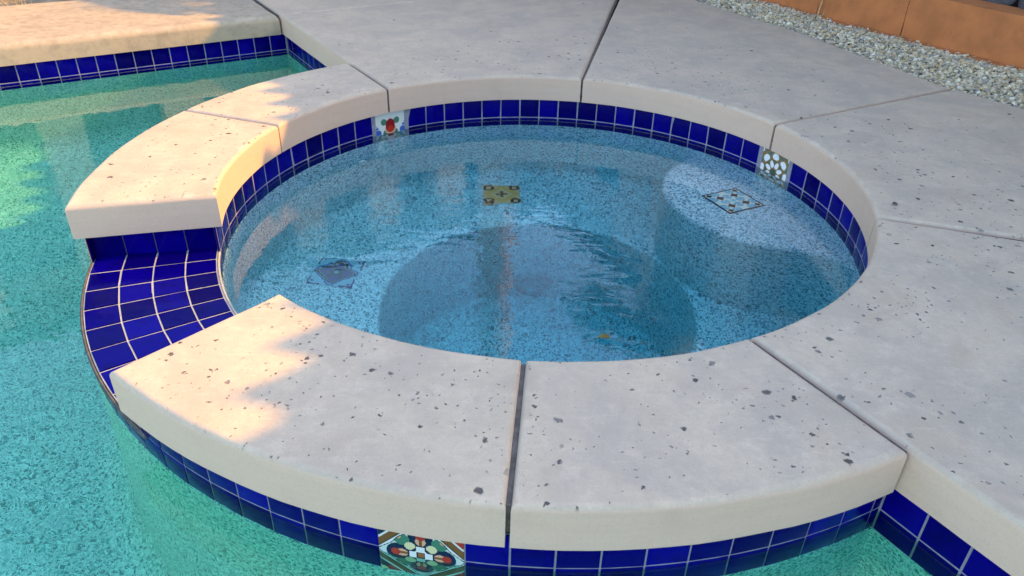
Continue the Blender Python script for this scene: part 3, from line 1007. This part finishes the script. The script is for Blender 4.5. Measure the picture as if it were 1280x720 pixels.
o = bm_obj('fallen_leaf', leaf_bm(0.030, 0.011), 'dead_leaf', None, smooth=60, loc=(0.170 * S, -0.655 * S, ZW + 0.006), rot=(0.1, 0.05, 1.2))
tag(o, 'small olive leaf afloat near the front rim of the spa', 'leaf')
o = bm_obj('leaf_chip', leaf_bm(0.022, 0.006), 'chip', None, smooth=60, loc=(1.04 * S, -0.205 * S, 0.005), rot=(0.05, 0.1, -1.1))
tag(o, 'tiny dark leaf chip on the deck by the right hand joint', 'leaf')
random.seed(5)
for k in range(3):
    bm = bmesh.new()
    for i in range(26):
        a = random.uniform(-0.8, 0.8)
        h = random.uniform(0.06, 0.16)
        x, y = random.uniform(-0.1, 0.1), random.uniform(-0.1, 0.1)
        tube(bm, [Vector((x, y, 0)), Vector((x + 0.03 * a, y + random.uniform(-.02, .02), h * 0.6)), Vector((x + 0.09 * a, y + random.uniform(-.05, .05), h))], [0.003, 0.0025, 0.0008], 4)
    q = nm((-1.36 - 0.16 * k) * S, EDGE_M + (0.985 + 0.01 * k) * S, -0.11)
    o = bm_obj('grass_tuft', bm, 'stem', None, loc=q)
    tag(o, ['dry yellow grass tuft behind the far coping, nearest the spa of three', 'dry yellow grass tuft behind the far coping, middle of three', 'dry yellow grass tuft behind the far coping, farthest from the spa of three'][k], 'grass', 'dry grass behind the far coping')

# ------------------------------------------------------------------ house round the pool (seen in the water and by its shadow)
house = empty('house', nm(3.6 * S, 1.0))
tag(house, 'beige stucco house with scalloped clay tile eaves along the garden wall', 'house')
hl = Vector(house.location)
ZE = 2.73 * S
PITCH = 0.150
def roof(p0, p1, depth=2.6, slope=18, name='roof'):
    d = (p1 - p0)
    L = d.length
    d.normalize()
    upv = Vector((-d.y, d.x, 0))
    if upv.dot(nm(1, 0)) < 0 and abs(upv.dot(nm(1, 0))) > 0.5:
        upv = -upv
    if abs(upv.dot(nm(1, 0))) <= 0.5 and upv.dot(nm(0, 1)) < 0:
        upv = -upv
    bm = bmesh.new()
    k = int(L / PITCH)
    A, B = [], []
    sl_ = math.tan(rad(slope))
    for i in range(k):
        jit = random.uniform(-0.012, 0.012)
        for j in range(9):
            t = (j / 8) * 2 - 1
            x = (i + 0.5) * PITCH + t * PITCH * 0.5
            z = 0.036 * (math.cos(PI * t) - 1) - 0.006 * (1 - math.cos(2 * PI * t))
            q = p0 + d * x + upv * jit
            A.append(bm.verts.new(q - hl + Vector((0, 0, ZE + z))))
            q2 = p0 + d * x + upv * depth
            B.append(bm.verts.new(q2 - hl + Vector((0, 0, ZE + z + depth * sl_))))
    for i in range(len(A) - 1):
        bm.faces.new((A[i], A[i + 1], B[i + 1], B[i]))
    bm_obj(name, bm, 'roof', house)
    # soffit board just under the tiles
    bm = bmesh.new()
    v = [bm.verts.new(q - hl) for q in (p0 + upv * 0.12 + Vector((0, 0, ZE - 0.13)), p1 + upv * 0.12 + Vector((0, 0, ZE - 0.13)), p1 + upv * 0.8 + Vector((0, 0, ZE - 0.10)), p0 + upv * 0.8 + Vector((0, 0, ZE - 0.10)))]
    bm.faces.new(v)
    bm_obj('soffit', bm, 'stucco', house)
    return upv
Ea, Eb, Ec = rp(0.25, 5.95), rp(2.99, 0.72), rp(3.06, -3.6)
Ew = rp(0.25, 5.95) - nm(8.0 * S, 0)
u1 = roof(Ea, Eb)
u2 = roof(Eb, Ec)
u3 = roof(Ew, Ea + nm(0.9, 0))
def hwall(p0, p1, z1, z0=-0.1, th=0.2):
    d = p1 - p0
    bm = bmesh.new()
    box(bm, (p0 + p1) / 2 - hl + Vector((0, 0, (z0 + z1) / 2)), d.length, th, z1 - z0, math.atan2(d.y, d.x))
    return bm_obj('wall', bm, 'stucco', house)
hwall(Ea + u1 * 0.55 + nm(0, 0.3), Eb + u1 * 0.55 - nm(0, 0.5), ZE + 0.10)
hwall(Eb + u2 * 0.55 + nm(0, 0.5), Ec + u2 * 0.55, ZE + 0.10)
hwall(Ew + u3 * 0.6, Ea + u3 * 0.6 + nm(0.8, 0), ZE + 0.12)
def column(p_, wd=0.34):
    bm = bmesh.new()
    box(bm, p_ - hl + Vector((0, 0, (ZE - 0.12) / 2 - 0.05)), wd, wd, ZE - 0.02, math.atan2(NY, NX))
    bm_obj('column', bm, 'stucco', house)
for t in (0.25, 0.507, 0.78):
    column(Ea.lerp(Eb, t) + u1 * 0.33, 0.40)
for t in (0.30, 0.42, 0.54, 0.66, 0.76, 0.86, 0.95):
    column(Ew.lerp(Ea, t) + u3 * 0.28, 0.30)
def window(p_, d, wd, z0, z1, off):
    bm = bmesh.new()
    box(bm, p_ + off - hl + Vector((0, 0, (z0 + z1) / 2)), wd, 0.05, z1 - z0, math.atan2(d.y, d.x))
    o = bm_obj('window', bm, 'glass', house)
dw = (Ea - Ew).normalized()
for t in (0.36, 0.48, 0.60, 0.71, 0.81, 0.905):
    window(Ew.lerp(Ea, t), dw, 0.55, 0.1, 2.1, u3 * 0.485)
d1 = (Eb - Ea).normalized()
for t in (0.15, 0.38, 0.64):
    window(Ea.lerp(Eb, t), d1, 0.9, 0.7, 2.0, u1 * 0.435)

# ------------------------------------------------------------------ palms (seen in the water)
def frond(bm, base, az, lift, L, leaf=0.32, nl=22):
    h = Vector((math.cos(az), math.sin(az), 0))
    side = Vector((-h.y, h.x, 0))
    pts = []
    for i in range(nl + 1):
        t = i / nl
        pts.append(base + h * (L * t * (1 - 0.18 * t)) + Vector((0, 0, L * (lift * t - (lift + 0.42) * t * t * 0.75))))
    tube(bm, pts[::3], [0.014 * (1 - 0.8 * i / 7) for i in range(len(pts[::3]))], 5)
    for i in range(3, nl + 1):
        t = i / nl
        d = (pts[i] - pts[i - 1]).normalized()
        ll = leaf * math.sin(PI * (0.12 + 0.8 * t)) 
        for s_ in (-1, 1):
            tip = pts[i] + (side * s_ * 0.8 + d * 0.7 + Vector((0, 0, -0.25 + random.uniform(-.15, .15)))) * ll
            wv = d * 0.016
            a, b_, c = bm.verts.new(pts[i] - wv), bm.verts.new(pts[i] + wv), bm.verts.new(tip)
            m1 = bm.verts.new(pts[i].lerp(tip, 0.5) + wv * 0.9 + Vector((0, 0, 0.02)))
            bm.faces.new((a, b_, m1)); bm.faces.new((a, m1, c))
def palm(name, loc, H, r_, nf, L, lift, label, lean=(0, 0), leaf=0.32):
    t = empty(name, loc)
    tag(t, label, 'palm tree')
    bm = bmesh.new()
    pts = [Vector((lean[0] * (i / 14) ** 2, lean[1] * (i / 14) ** 2, H * i / 14)) for i in range(15)]
    tube(bm, pts, [r_ * (1.25 - 0.35 * i / 14) * (1.04 if i % 2 else 0.97) for i in range(15)], 14)
    bm_obj('trunk', bm, 'trunk', t, smooth=60)
    bm = bmesh.new()
    for i in range(nf):
        frond(bm, pts[-1], i * 2.399 + random.uniform(-.2, .2), random.uniform(*lift), L * random.uniform(0.8, 1.1), leaf)
    bm_obj('crown', bm, 'frond', t)
    return t
random.seed(21)
palm('palm_tree', rp(-0.27, 4.45) + Vector((0, 0, -0.1)), 8.2, 0.13, 26, 2.0, (-0.2, 1.1), 'tall palm with a bare trunk mirrored as a dark stripe in the spa')
palm('palm_tree', rp(1.10, 3.55) + Vector((0, 0, 0.14)), 2.25, 0.06, 26, 0.78, (0.0, 1.2), 'small feathery palm mirrored at the right of the spa water', leaf=0.26)
